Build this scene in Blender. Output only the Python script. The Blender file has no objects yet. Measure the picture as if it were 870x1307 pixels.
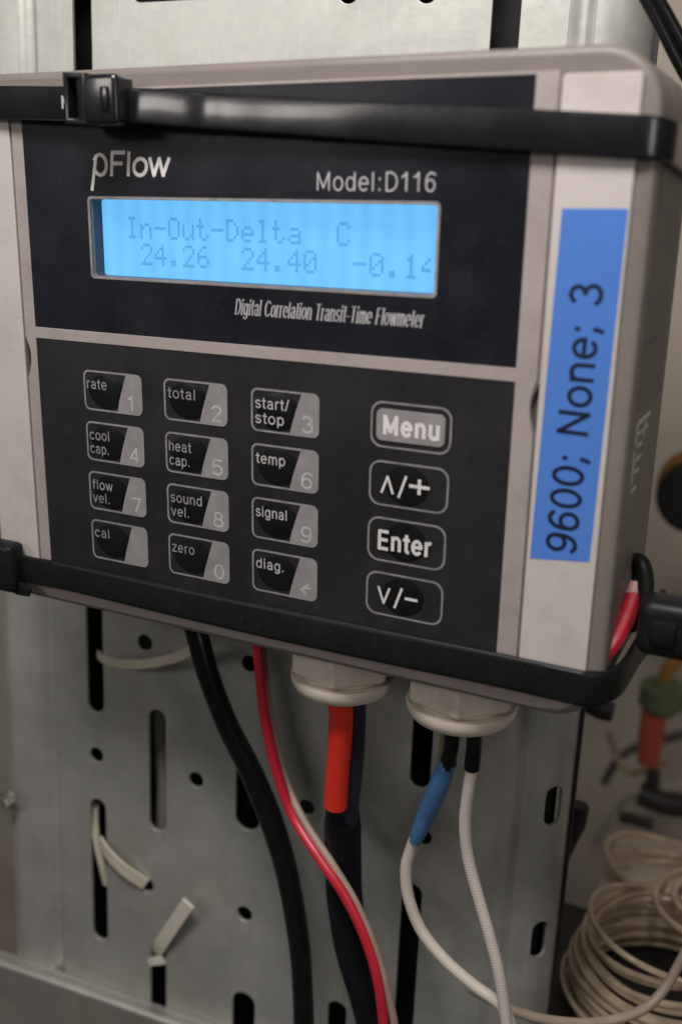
import bpy, bmesh, math, random
from mathutils import Vector, Matrix, noise
R = math.radians
random.seed(7)
S = bpy.context.scene
COL = S.collection
MM = 0.001

# ------------------------------------------------------------------ camera
cam_axes = [[0.897228, 0.441161, 0.01894], [-0.14337, 0.250479, 0.957447], [0.417644, -0.861764, 0.287986]]
cd = bpy.data.cameras.new('camera'); cam = bpy.data.objects.new('camera', cd); COL.objects.link(cam)
cm = Matrix.Identity(4)
for j in range(3):
    for i in range(3):
        cm[i][j] = cam_axes[j][i]
loc = Vector((218.574, -236.830, -30.607)) * MM
cm.translation = loc
cam.matrix_world = cm
cd.sensor_fit = 'HORIZONTAL'; cd.sensor_width = 36; cd.lens = 36 * 1288.388 / 870
cd.clip_start = 0.01; cd.clip_end = 20
cd.dof.use_dof = True; cd.dof.focus_distance = 0.30; cd.dof.aperture_fstop = 11.5
S.camera = cam

# ------------------------------------------------------------------ world and lamps
w = bpy.data.worlds.new('World'); S.world = w; w.use_nodes = True
w.node_tree.nodes['Background'].inputs[0].default_value = (1.0, 0.95, 0.90, 1)
w.node_tree.nodes['Background'].inputs[1].default_value = 0.058

def area(name, pos, target, sx, sy, power, color):
    l = bpy.data.lights.new(name, 'AREA'); l.shape = 'RECTANGLE'
    l.size = sx; l.size_y = sy; l.energy = power; l.color = color
    o = bpy.data.objects.new(name, l); COL.objects.link(o)
    o.location = Vector(pos) * MM
    o.rotation_euler = (Vector(target) * MM - o.location).to_track_quat('-Z', 'Y').to_euler()
    return o
area('near_top_lamp', (120, -230, 290), (80, 20, -60), 0.26, 0.12, 2.85, (1.0, 0.95, 0.905))  # unseen lamp set close above so brightness falls off downwards
area('strap_sheen_lamp', (-363, -700, 230), (60, 0, -20), 0.26, 0.15, 1.3, (1.0, 0.93, 0.88))  # unseen lamp, placed and sized for the sheen on the top strap
area('strap_bend_lamp', (560, -330, 40), (180, 20, -60), 0.08, 0.30, 0.45, (1.0, 0.92, 0.84))  # unseen lamp added for the highlight where the top strap bends

S.view_settings.view_transform = 'Standard'
S.view_settings.look = 'None'
S.view_settings.exposure = 0.0
S.view_settings.gamma = 1.0

# ------------------------------------------------------------------ materials
MATS = {}
def mat(name, col, rough=0.5, metal=0.0, var=0.08, vscale=60, bump=0.0, bscale=400, rvar=0.08, spec=0.5, coat=0.0,
        stain=None, stain_amt=0.0, stain_scale=25, trans=0.0, stretch=(1, 1, 1), spangle=0, dust=0):
    m = bpy.data.materials.new(name); m.use_nodes = True
    nt = m.node_tree; N = nt.nodes; L = nt.links
    b = N['Principled BSDF']
    b.inputs['Metallic'].default_value = metal
    b.inputs['Specular IOR Level'].default_value = spec
    b.inputs['Coat Weight'].default_value = coat
    b.inputs['Coat Roughness'].default_value = 0.12
    b.inputs['Transmission Weight'].default_value = trans
    tc = N.new('ShaderNodeTexCoord'); mp = N.new('ShaderNodeMapping'); mp.inputs['Scale'].default_value = stretch
    L.new(tc.outputs['Object'], mp.inputs['Vector'])
    n1 = N.new('ShaderNodeTexNoise'); n1.inputs['Scale'].default_value = vscale; n1.inputs['Detail'].default_value = 6
    L.new(mp.outputs['Vector'], n1.inputs['Vector'])
    mr = N.new('ShaderNodeMapRange'); mr.inputs['From Min'].default_value = 0.3; mr.inputs['From Max'].default_value = 0.7
    mr.inputs['To Min'].default_value = 1 - var; mr.inputs['To Max'].default_value = 1 + var
    L.new(n1.outputs['Fac'], mr.inputs['Value'])
    mx = N.new('ShaderNodeMix'); mx.data_type = 'RGBA'; mx.blend_type = 'MULTIPLY'; mx.inputs['Factor'].default_value = 1
    mx.inputs['A'].default_value = (*col, 1)
    L.new(mr.outputs['Result'], mx.inputs['B'])
    out = mx.outputs['Result']
    if stain:
        n3 = N.new('ShaderNodeTexNoise'); n3.inputs['Scale'].default_value = stain_scale; n3.inputs['Detail'].default_value = 8
        n3.inputs['Roughness'].default_value = 0.7
        L.new(mp.outputs['Vector'], n3.inputs['Vector'])
        r3 = N.new('ShaderNodeMapRange'); r3.inputs['From Min'].default_value = 0.48; r3.inputs['From Max'].default_value = 0.72
        r3.inputs['To Min'].default_value = 0; r3.inputs['To Max'].default_value = stain_amt
        L.new(n3.outputs['Fac'], r3.inputs['Value'])
        m2 = N.new('ShaderNodeMix'); m2.data_type = 'RGBA'
        L.new(r3.outputs['Result'], m2.inputs['Factor']); L.new(out, m2.inputs['A']); m2.inputs['B'].default_value = (*stain, 1)
        out = m2.outputs['Result']
    if dust:
        nd = N.new('ShaderNodeTexNoise'); nd.inputs['Scale'].default_value = 1300; nd.inputs['Detail'].default_value = 2; L.new(tc.outputs['Object'], nd.inputs['Vector'])
        rd_ = N.new('ShaderNodeMapRange'); rd_.inputs['From Min'].default_value = 0.66; rd_.inputs['From Max'].default_value = 0.74; rd_.inputs['To Max'].default_value = dust
        L.new(nd.outputs['Fac'], rd_.inputs['Value'])
        md = N.new('ShaderNodeMix'); md.data_type = 'RGBA'; L.new(rd_.outputs['Result'], md.inputs['Factor']); L.new(out, md.inputs['A']); md.inputs['B'].default_value = (0.4, 0.38, 0.35, 1)
        out = md.outputs['Result']
    if spangle:
        vo = N.new('ShaderNodeTexVoronoi'); vo.inputs['Scale'].default_value = 330; L.new(mp.outputs['Vector'], vo.inputs['Vector'])
        sx = N.new('ShaderNodeSeparateXYZ'); L.new(vo.outputs['Color'], sx.inputs['Vector'])
        mps = N.new('ShaderNodeMapping'); mps.inputs['Scale'].default_value = (900, 900, 25); mps.inputs['Rotation'].default_value = (0, 0.35, 0)
        L.new(tc.outputs['Object'], mps.inputs['Vector'])
        ns = N.new('ShaderNodeTexNoise'); ns.inputs['Scale'].default_value = 1; ns.inputs['Detail'].default_value = 2; L.new(mps.outputs['Vector'], ns.inputs['Vector'])
        rs = N.new('ShaderNodeMapRange'); rs.inputs['From Min'].default_value = 0.62; rs.inputs['From Max'].default_value = 0.75; rs.inputs['To Max'].default_value = 0.16
        L.new(ns.outputs['Fac'], rs.inputs['Value'])
        ra_ = N.new('ShaderNodeMapRange'); ra_.inputs['To Min'].default_value = 1 - spangle; ra_.inputs['To Max'].default_value = 1 + spangle
        L.new(sx.outputs['X'], ra_.inputs['Value'])
        ad = N.new('ShaderNodeMath'); ad.operation = 'ADD'; L.new(ra_.outputs['Result'], ad.inputs[0]); L.new(rs.outputs['Result'], ad.inputs[1])
        m3 = N.new('ShaderNodeMix'); m3.data_type = 'RGBA'; m3.blend_type = 'MULTIPLY'; m3.inputs['Factor'].default_value = 1
        L.new(out, m3.inputs['A']); L.new(ad.outputs[0], m3.inputs['B']); out = m3.outputs['Result']
    L.new(out, b.inputs['Base Color'])
    n2 = N.new('ShaderNodeTexNoise'); n2.inputs['Scale'].default_value = bscale; n2.inputs['Detail'].default_value = 5
    L.new(mp.outputs['Vector'], n2.inputs['Vector'])
    rr = N.new('ShaderNodeMapRange'); rr.inputs['To Min'].default_value = max(0.02, rough - rvar); rr.inputs['To Max'].default_value = min(1, rough + rvar)
    L.new(n1.outputs['Fac'], rr.inputs['Value']); L.new(rr.outputs['Result'], b.inputs['Roughness'])
    if bump:
        bp = N.new('ShaderNodeBump'); bp.inputs['Strength'].default_value = bump; bp.inputs['Distance'].default_value = 0.0006
        L.new(n2.outputs['Fac'], bp.inputs['Height']); L.new(bp.outputs['Normal'], b.inputs['Normal'])
    MATS[name] = m
    return m

mat('case_grey', (0.165, 0.145, 0.134), 0.48, var=0.06, vscale=40, bump=0.15, bscale=1800, stain=(0.11, 0.09, 0.08), stain_amt=0.35, stain_scale=45)
mat('cover_grey', (0.47, 0.435, 0.42), 0.46, var=0.05, vscale=30, bump=0.12, bscale=1600, stain=(0.30, 0.25, 0.23), stain_amt=0.45, stain_scale=35)
mat('band_grey', (0.31, 0.27, 0.262), 0.5, var=0.05, vscale=50, bump=0.1, bscale=1600, stain=(0.17, 0.13, 0.12), stain_amt=0.4, stain_scale=60)
mat('navy_film', (0.008, 0.009, 0.014), 0.30, var=0.25, vscale=25, rvar=0.12, bump=0.015, dust=0.04, bscale=900, stain=(0.035, 0.030, 0.034), stain_amt=0.35, stain_scale=40, spec=0.3)
mat('charcoal_film', (0.016, 0.016, 0.017), 0.42, var=0.2, vscale=30, rvar=0.12, bump=0.07, dust=0.04, spec=0.28, bscale=1500, stain=(0.040, 0.034, 0.036), stain_amt=0.3, stain_scale=45)
mat('dome_film', (0.006, 0.006, 0.007), 0.26, var=0.2, vscale=60, rvar=0.08, bump=0.05, bscale=900, spec=0.4)
mat('print_grey', (0.22, 0.205, 0.215), 0.5, var=0.12, vscale=200)
mat('print_line', (0.21, 0.20, 0.205), 0.5, var=0.2, vscale=250)
mat('print_text', (0.37, 0.36, 0.37), 0.5, var=0.15, vscale=300)
mat('print_bold', (0.60, 0.58, 0.57), 0.5, var=0.12, vscale=300)
mat('print_faint', (0.24, 0.23, 0.24), 0.5, var=0.3, vscale=300)
mat('print_mid', (0.22, 0.21, 0.22), 0.5, var=0.3, vscale=300)
mat('tape_blue', (0.070, 0.185, 0.55), 0.30, var=0.07, vscale=14, bump=0.10, bscale=500)
mat('tape_ink', (0.008, 0.012, 0.035), 0.4, var=0.05)
mat('recess_dark', (0.035, 0.035, 0.055), 0.4, var=0.1)
mat('tie_black', (0.006, 0.006, 0.008), 0.26, coat=0.35, var=0.15, vscale=80, rvar=0.07, bump=0.05, bscale=300)
mat('tie_matte', (0.008, 0.009, 0.009), 0.40, dust=0.05, spec=0.16, var=0.15, vscale=80, rvar=0.08, bump=0.08, bscale=600)
mat('gland_cream', (0.68, 0.62, 0.53), 0.5, var=0.06, vscale=60, bump=0.08, bscale=700, stain=(0.28, 0.22, 0.18), stain_amt=0.35, stain_scale=80)
mat('galvanised', (0.41, 0.412, 0.385), 0.44, spangle=0.03, metal=0.45, var=0.10, vscale=45, rvar=0.12, bump=0.10, bscale=260, stain=(0.24, 0.22, 0.19), stain_amt=0.45, stain_scale=18)
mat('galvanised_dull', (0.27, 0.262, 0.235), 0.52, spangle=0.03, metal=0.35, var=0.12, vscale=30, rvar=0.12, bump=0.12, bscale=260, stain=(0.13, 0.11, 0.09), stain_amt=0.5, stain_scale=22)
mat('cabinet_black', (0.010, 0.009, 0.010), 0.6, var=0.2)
mat('cable_black', (0.006, 0.006, 0.007), 0.30, dust=0.03, spec=0.3, var=0.2, vscale=120, bump=0.12, bscale=500)
mat('sleeve_black', (0.005, 0.006, 0.009), 0.5, spec=0.2, var=0.2, vscale=120, bump=0.2, bscale=500)
mat('core_navy', (0.010, 0.014, 0.028), 0.4, var=0.2)
mat('wire_red', (0.48, 0.018, 0.035), 0.36, var=0.1, vscale=90, bump=0.08)
mat('tube_red', (0.66, 0.030, 0.014), 0.4, var=0.08, vscale=90, bump=0.08)
mat('wire_beige', (0.30, 0.24, 0.185), 0.45, var=0.12, vscale=120)
mat('wire_green', (0.20, 0.21, 0.10), 0.45, var=0.12, vscale=120)
mat('shrink_blue', (0.050, 0.150, 0.32), 0.36, var=0.2, vscale=140, bump=0.4, bscale=500, stain=(0.03, 0.07, 0.15), stain_amt=0.5, stain_scale=180)
mat('tie_white', (0.58, 0.54, 0.46), 0.4, var=0.08)
mat('tie_clear', (0.50, 0.46, 0.37), 0.35, var=0.1)
mat('wall_beige', (0.60, 0.53, 0.44), 0.7, var=0.16, vscale=9, stain=(0.30, 0.25, 0.19), stain_amt=0.5, stain_scale=7)
mat('wall_light', (0.45, 0.43, 0.40), 0.6, var=0.08, vscale=9)
mat('coil_clear', (0.66, 0.53, 0.37), 0.22, var=0.25, vscale=90, coat=0.6, trans=0.25)
mat('plastic_green', (0.11, 0.15, 0.07), 0.6); mat('plastic_orange', (0.52, 0.10, 0.05), 0.6)
mat('plastic_dark', (0.03, 0.025, 0.028), 0.5); mat('plastic_amber', (0.33, 0.16, 0.03), 0.5)
mat('plate_grey', (0.115, 0.105, 0.10), 0.5, var=0.1, vscale=50)
mat('bolt_steel', (0.5, 0.48, 0.42), 0.3, metal=0.9)
mat('paint_pink', (0.55, 0.30, 0.30), 0.5)

def braid_mat(name, c1, c2):
    m = bpy.data.materials.new(name); m.use_nodes = True
    nt = m.node_tree; N = nt.nodes; L = nt.links; b = N['Principled BSDF']
    uv = N.new('ShaderNodeUVMap')
    sp = N.new('ShaderNodeSeparateXYZ'); L.new(uv.outputs['UV'], sp.inputs['Vector'])
    def wave(sgn):
        a = N.new('ShaderNodeMath'); a.operation = 'MULTIPLY'; L.new(sp.outputs['X'], a.inputs[0]); a.inputs[1].default_value = 6 * math.pi * 2
        c = N.new('ShaderNodeMath'); c.operation = 'MULTIPLY'; L.new(sp.outputs['Y'], c.inputs[0]); c.inputs[1].default_value = sgn * 3.3
        d = N.new('ShaderNodeMath'); d.operation = 'ADD'; L.new(a.outputs[0], d.inputs[0]); L.new(c.outputs[0], d.inputs[1])
        s = N.new('ShaderNodeMath'); s.operation = 'SINE'; L.new(d.outputs[0], s.inputs[0]); return s
    w1 = wave(1); w2 = wave(-1)
    mul = N.new('ShaderNodeMath'); mul.operation = 'MULTIPLY'; L.new(w1.outputs[0], mul.inputs[0]); L.new(w2.outputs[0], mul.inputs[1])
    mr = N.new('ShaderNodeMapRange'); mr.inputs['From Min'].default_value = -1; L.new(mul.outputs[0], mr.inputs['Value'])
    cr = N.new('ShaderNodeMix'); cr.data_type = 'RGBA'; cr.inputs['A'].default_value = (*c2, 1); cr.inputs['B'].default_value = (*c1, 1)
    L.new(mr.outputs['Result'], cr.inputs['Factor']); L.new(cr.outputs['Result'], b.inputs['Base Color'])
    bp = N.new('ShaderNodeBump'); bp.inputs['Strength'].default_value = 0.35; bp.inputs['Distance'].default_value = 0.0003
    L.new(mr.outputs['Result'], bp.inputs['Height']); L.new(bp.outputs['Normal'], b.inputs['Normal'])
    b.inputs['Roughness'].default_value = 0.6
    MATS[name] = m
braid_mat('braid_white', (0.62, 0.57, 0.52), (0.46, 0.42, 0.385))
braid_mat('braid_cream', (0.56, 0.51, 0.45), (0.50, 0.45, 0.39))

def emit_mat(name, base, col, strength, cloudy=0.06, col2=None, x0=0, x1=1):
    m = bpy.data.materials.new(name); m.use_nodes = True
    nt = m.node_tree; N = nt.nodes; L = nt.links; b = N['Principled BSDF']
    b.inputs['Base Color'].default_value = (*base, 1); b.inputs['Roughness'].default_value = 0.5; b.inputs['Specular IOR Level'].default_value = 0.15
    tc = N.new('ShaderNodeTexCoord'); n = N.new('ShaderNodeTexNoise'); n.inputs['Scale'].default_value = 60
    L.new(tc.outputs['Object'], n.inputs['Vector'])
    mr = N.new('ShaderNodeMapRange'); mr.inputs['To Min'].default_value = strength * (1 - cloudy); mr.inputs['To Max'].default_value = strength * (1 + cloudy)
    L.new(n.outputs['Fac'], mr.inputs['Value']); L.new(mr.outputs['Result'], b.inputs['Emission Strength'])
    if col2:
        sp = N.new('ShaderNodeSeparateXYZ'); L.new(tc.outputs['Object'], sp.inputs['Vector'])
        r = N.new('ShaderNodeMapRange'); r.inputs['From Min'].default_value = x0 * MM; r.inputs['From Max'].default_value = x1 * MM
        L.new(sp.outputs['X'], r.inputs['Value'])
        mx = N.new('ShaderNodeMix'); mx.data_type = 'RGBA'; mx.inputs['A'].default_value = (*col, 1); mx.inputs['B'].default_value = (*col2, 1)
        L.new(r.outputs['Result'], mx.inputs['Factor']); L.new(mx.outputs['Result'], b.inputs['Emission Color'])
    else:
        b.inputs['Emission Color'].default_value = (*col, 1)
    MATS[name] = m
emit_mat('lcd_backlight', (0.02, 0.05, 0.08), (0.165, 0.55, 1.0), 0.97, cloudy=0.10)
def banding(m, amp=0.05):
    nt = MATS[m].node_tree; N = nt.nodes; L = nt.links; b = N['Principled BSDF']
    tc = N.new('ShaderNodeTexCoord'); wv = N.new('ShaderNodeTexWave'); wv.inputs['Scale'].default_value = 105 / 2; wv.inputs['Distortion'].default_value = 1.5
    wv.inputs['Detail'].default_value = 1
    L.new(tc.outputs['Object'], wv.inputs['Vector'])
    mr = N.new('ShaderNodeMapRange'); mr.inputs['To Min'].default_value = 1 - amp; mr.inputs['To Max'].default_value = 1 + amp
    L.new(wv.outputs['Fac'], mr.inputs['Value'])
    old = b.inputs['Emission Strength'].links[0].from_socket
    mu = N.new('ShaderNodeMath'); mu.operation = 'MULTIPLY'; L.new(old, mu.inputs[0]); L.new(mr.outputs['Result'], mu.inputs[1])
    L.new(mu.outputs[0], b.inputs['Emission Strength'])
banding('lcd_backlight')
emit_mat('lcd_pixel', (0.02, 0.05, 0.08), (0.085, 0.375, 0.77), 0.93, col2=(0.030, 0.14, 0.33), x0=30, x1=100)

# ------------------------------------------------------------------ builders
ORG = {}
def tag(o, label=None, cat=None, group=None, kind=None):
    if label: o['label'] = label
    if cat: o['category'] = cat
    if group: o['group'] = group
    if kind: o['kind'] = kind
    return o

def empty(name, at, label, cat, group=None, kind=None, axes=None):
    o = bpy.data.objects.new(name, None); COL.objects.link(o); o.empty_display_size = 0.01
    o.location = Vector(at) * MM
    if axes:
        m = Matrix([[axes[j][i] for j in range(3)] for i in range(3)])
        o.rotation_euler = m.to_euler()
        ORG[o.name] = Vector((0, 0, 0))
    else:
        ORG[o.name] = Vector(at)
    return tag(o, label, cat, group, kind)

def mesh(name, V, F, m, parent=None, smooth=False, label=None, uvs=None):
    """V in mm. A child is given in the frame of its thing."""
    base = ORG[parent.name] if parent else Vector((0, 0, 0))
    me = bpy.data.meshes.new(name)
    me.from_pydata([(Vector(v) - base) * MM for v in V], [], F)
    me.materials.append(MATS[m])
    if uvs:
        ul = me.uv_layers.new(name='UVMap')
        for p in me.polygons:
            for li, vi in zip(p.loop_indices, p.vertices):
                ul.data[li].uv = uvs[vi]
    bm = bmesh.new(); bm.from_mesh(me)
    bmesh.ops.recalc_face_normals(bm, faces=bm.faces)
    bm.to_mesh(me); bm.free()
    if smooth:
        me.shade_smooth()
        if smooth != True:
            me.set_sharp_from_angle(angle=R(smooth))
    o = bpy.data.objects.new(name, me); COL.objects.link(o)
    ORG[o.name] = base
    if parent: o.parent = parent
    if label: o['label'] = label
    return o

def rrect(x0, x1, z0, z1, r, n=6):
    P = []
    for cx, cz, a in ((x1 - r, z1 - r, 0), (x0 + r, z1 - r, 90), (x0 + r, z0 + r, 180), (x1 - r, z0 + r, 270)):
        for k in range(n + 1):
            t = R(a + 90 * k / n); P.append((cx + r * math.cos(t), cz + r * math.sin(t)))
    return P

def ell(cx, cz, rx, rz, n=20):
    return [(cx + rx * math.cos(2 * math.pi * k / n), cz + rz * math.sin(2 * math.pi * k / n)) for k in range(n)]

def sheet(name, loops, y0, y1, m, parent=None, bevel=0.0, label=None, fn=None):
    """flat plate with holes: loops are (x, z) outlines, front face at y0, back at y1"""
    c = bpy.data.curves.new('outline', 'CURVE'); c.dimensions = '2D'; c.fill_mode = 'BOTH'
    for lp in loops:
        s = c.splines.new('POLY'); s.points.add(len(lp) - 1); s.use_cyclic_u = True
        for p, q in zip(s.points, lp): p.co = (q[0], q[1], 0, 1)
    th = y1 - y0
    c.extrude = max(th / 2 - bevel, 0); c.bevel_depth = bevel; c.bevel_resolution = 2; c.offset = -bevel
    o = bpy.data.objects.new('outline', c); COL.objects.link(o)
    dg = bpy.context.evaluated_depsgraph_get()
    me = o.evaluated_get(dg).to_mesh()
    V = [(v.co.x, (y0 + y1) / 2 - v.co.z, v.co.y) for v in me.vertices]
    F = [tuple(p.vertices) for p in me.polygons]
    o.evaluated_get(dg).to_mesh_clear()
    bpy.data.objects.remove(o); bpy.data.curves.remove(c)
    if fn: V = [fn(v) for v in V]
    return mesh(name, V, F, m, parent, smooth=35 if bevel else False, label=label)

def flat(name, loop, y, m, parent=None, label=None):
    n = len(loop)
    return mesh(name, [(p[0], y, p[1]) for p in loop], [tuple(range(n))], m, parent, label=label)

def ring(name, outer, inner, y0, y1, m, parent=None):
    return sheet(name, [outer, inner], y0, y1, m, parent)

def catmull(P, n=10):
    P = [Vector(p) for p in P]
    Q = [P[0] * 2 - P[1]] + P + [P[-1] * 2 - P[-2]]
    out = []
    for i in range(1, len(Q) - 2):
        a, b, c, d = Q[i - 1:i + 3]
        for k in range(n):
            t = k / n
            out.append(0.5 * ((2 * b) + (c - a) * t + (2 * a - 5 * b + 4 * c - d) * t * t + (-a + 3 * b - 3 * c + d) * t ** 3))
    out.append(Q[-2]); return out

def tube_data(P, r, seg=12, n=10, raw=False, squash=1.0):
    pts = [Vector(p) for p in P] if raw else catmull(P, n)
    N = len(pts)
    rad = (lambda t: r) if not isinstance(r, (list, tuple)) else (lambda t: r[min(int(t * (len(r) - 1)), len(r) - 2)] * (1 - (t * (len(r) - 1) - min(int(t * (len(r) - 1)), len(r) - 2))) + r[min(int(t * (len(r) - 1)), len(r) - 2) + 1] * (t * (len(r) - 1) - min(int(t * (len(r) - 1)), len(r) - 2)))
    V = []; F = []; UV = []
    up = None; L = 0
    for i, p in enumerate(pts):
        d = (pts[min(i + 1, N - 1)] - pts[max(i - 1, 0)]).normalized()
        if up is None:
            up = d.orthogonal().normalized()
        up = (up - d * up.dot(d)).normalized(); sd = d.cross(up)
        if i: L += (p - pts[i - 1]).length
        rr = rad(i / (N - 1))
        for k in range(seg + 1):
            a = 2 * math.pi * k / seg
            V.append(p + (up * math.cos(a) * squash + sd * math.sin(a)) * rr); UV.append((k / seg, L))
    s1 = seg + 1
    for i in range(N - 1):
        for k in range(seg):
            F.append((i * s1 + k, i * s1 + k + 1, (i + 1) * s1 + k + 1, (i + 1) * s1 + k))
    F.append(tuple(range(seg))); F.append(tuple((N - 1) * s1 + k for k in reversed(range(seg))))
    return V, F, UV

def tube(name, P, r, m, parent=None, seg=12, n=10, label=None, raw=False):
    V, F, UV = tube_data(P, r, seg, n, raw)
    return mesh(name, V, F, m, parent, smooth=50, label=label, uvs=UV)

def lathe(name, prof, c, m, parent=None, seg=40, axis='Z', label=None):
    """prof: (radius, height) pairs around a vertical axis through c"""
    V = []; F = []
    n = len(prof)
    for k in range(seg):
        a = 2 * math.pi * k / seg
        for r, h in prof:
            if axis == 'Z': V.append((c[0] + r * math.cos(a), c[1] + r * math.sin(a), c[2] + h))
            elif axis == 'Y': V.append((c[0] + r * math.cos(a), c[1] + h, c[2] + r * math.sin(a)))
            else: V.append((c[0] + h, c[1] + r * math.cos(a), c[2] + r * math.sin(a)))
    for k in range(seg):
        for i in range(n - 1):
            F.append((k * n + i, k * n + i + 1, ((k + 1) % seg) * n + i + 1, ((k + 1) % seg) * n + i))
    return mesh(name, V, F, m, parent, smooth=35, label=label)

def box(name, lo, hi, m, parent=None, bev=0.5, label=None, seg=2, xf=None):
    bm = bmesh.new(); bmesh.ops.create_cube(bm, size=1)
    lo = Vector(lo); hi = Vector(hi)
    for v in bm.verts:
        v.co = Vector(((lo.x + hi.x) / 2 + v.co.x * (hi.x - lo.x), (lo.y + hi.y) / 2 + v.co.y * (hi.y - lo.y), (lo.z + hi.z) / 2 + v.co.z * (hi.z - lo.z)))
    if bev: bmesh.ops.bevel(bm, geom=bm.edges[:], offset=bev, segments=seg, affect='EDGES', profile=0.5)
    V = [v.co.copy() for v in bm.verts]; F = [tuple(v.index for v in f.verts) for f in bm.faces]
    bm.free()
    if xf: V = [xf @ v for v in V]
    return mesh(name, V, F, m, parent, smooth=40, label=label)

def ribbon(name, pts, m, parent=None, n=8, label=None, crown=0.25, closed_caps=True):
    """pts: (x, y, z, width, thickness, tilt_degrees); a strap standing on edge, swept horizontally"""
    C = [Vector(p[:3]) for p in pts]; cen = catmull(C, n)
    A = catmull([Vector(p[3:6]) for p in pts], n)
    V = []; F = []; N = len(cen)
    prof = [(-0.5, -0.25), (-0.46, -0.5), (-0.36, -0.62), (0.36, -0.62), (0.46, -0.5), (0.5, -0.25), (0.5, 0.4), (0.46, 0.5), (-0.46, 0.5), (-0.5, 0.4)]
    k = len(prof)
    for i in range(N):
        d = (cen[min(i + 1, N - 1)] - cen[max(i - 1, 0)]).normalized()
        wd, th, tilt = A[i]
        up0 = Vector((0, 0, 1)); up0 = (up0 - d * up0.dot(d)).normalized()
        nin = up0.cross(d).normalized()          # points to the back when the strap runs to +x
        t = R(tilt)
        up = up0 * math.cos(t) + nin * math.sin(t); nn = nin * math.cos(t) - up0 * math.sin(t)
        for a, b in prof: V.append(cen[i] + up * a * wd + nn * b * th)
    for i in range(N - 1):
        for j in range(k):
            F.append((i * k + j, i * k + (j + 1) % k, (i + 1) * k + (j + 1) % k, (i + 1) * k + j))
    F.append(tuple(range(k))); F.append(tuple((N - 1) * k + j for j in range(k)))
    return mesh(name, V, F, m, parent, smooth=35, label=label)

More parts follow.
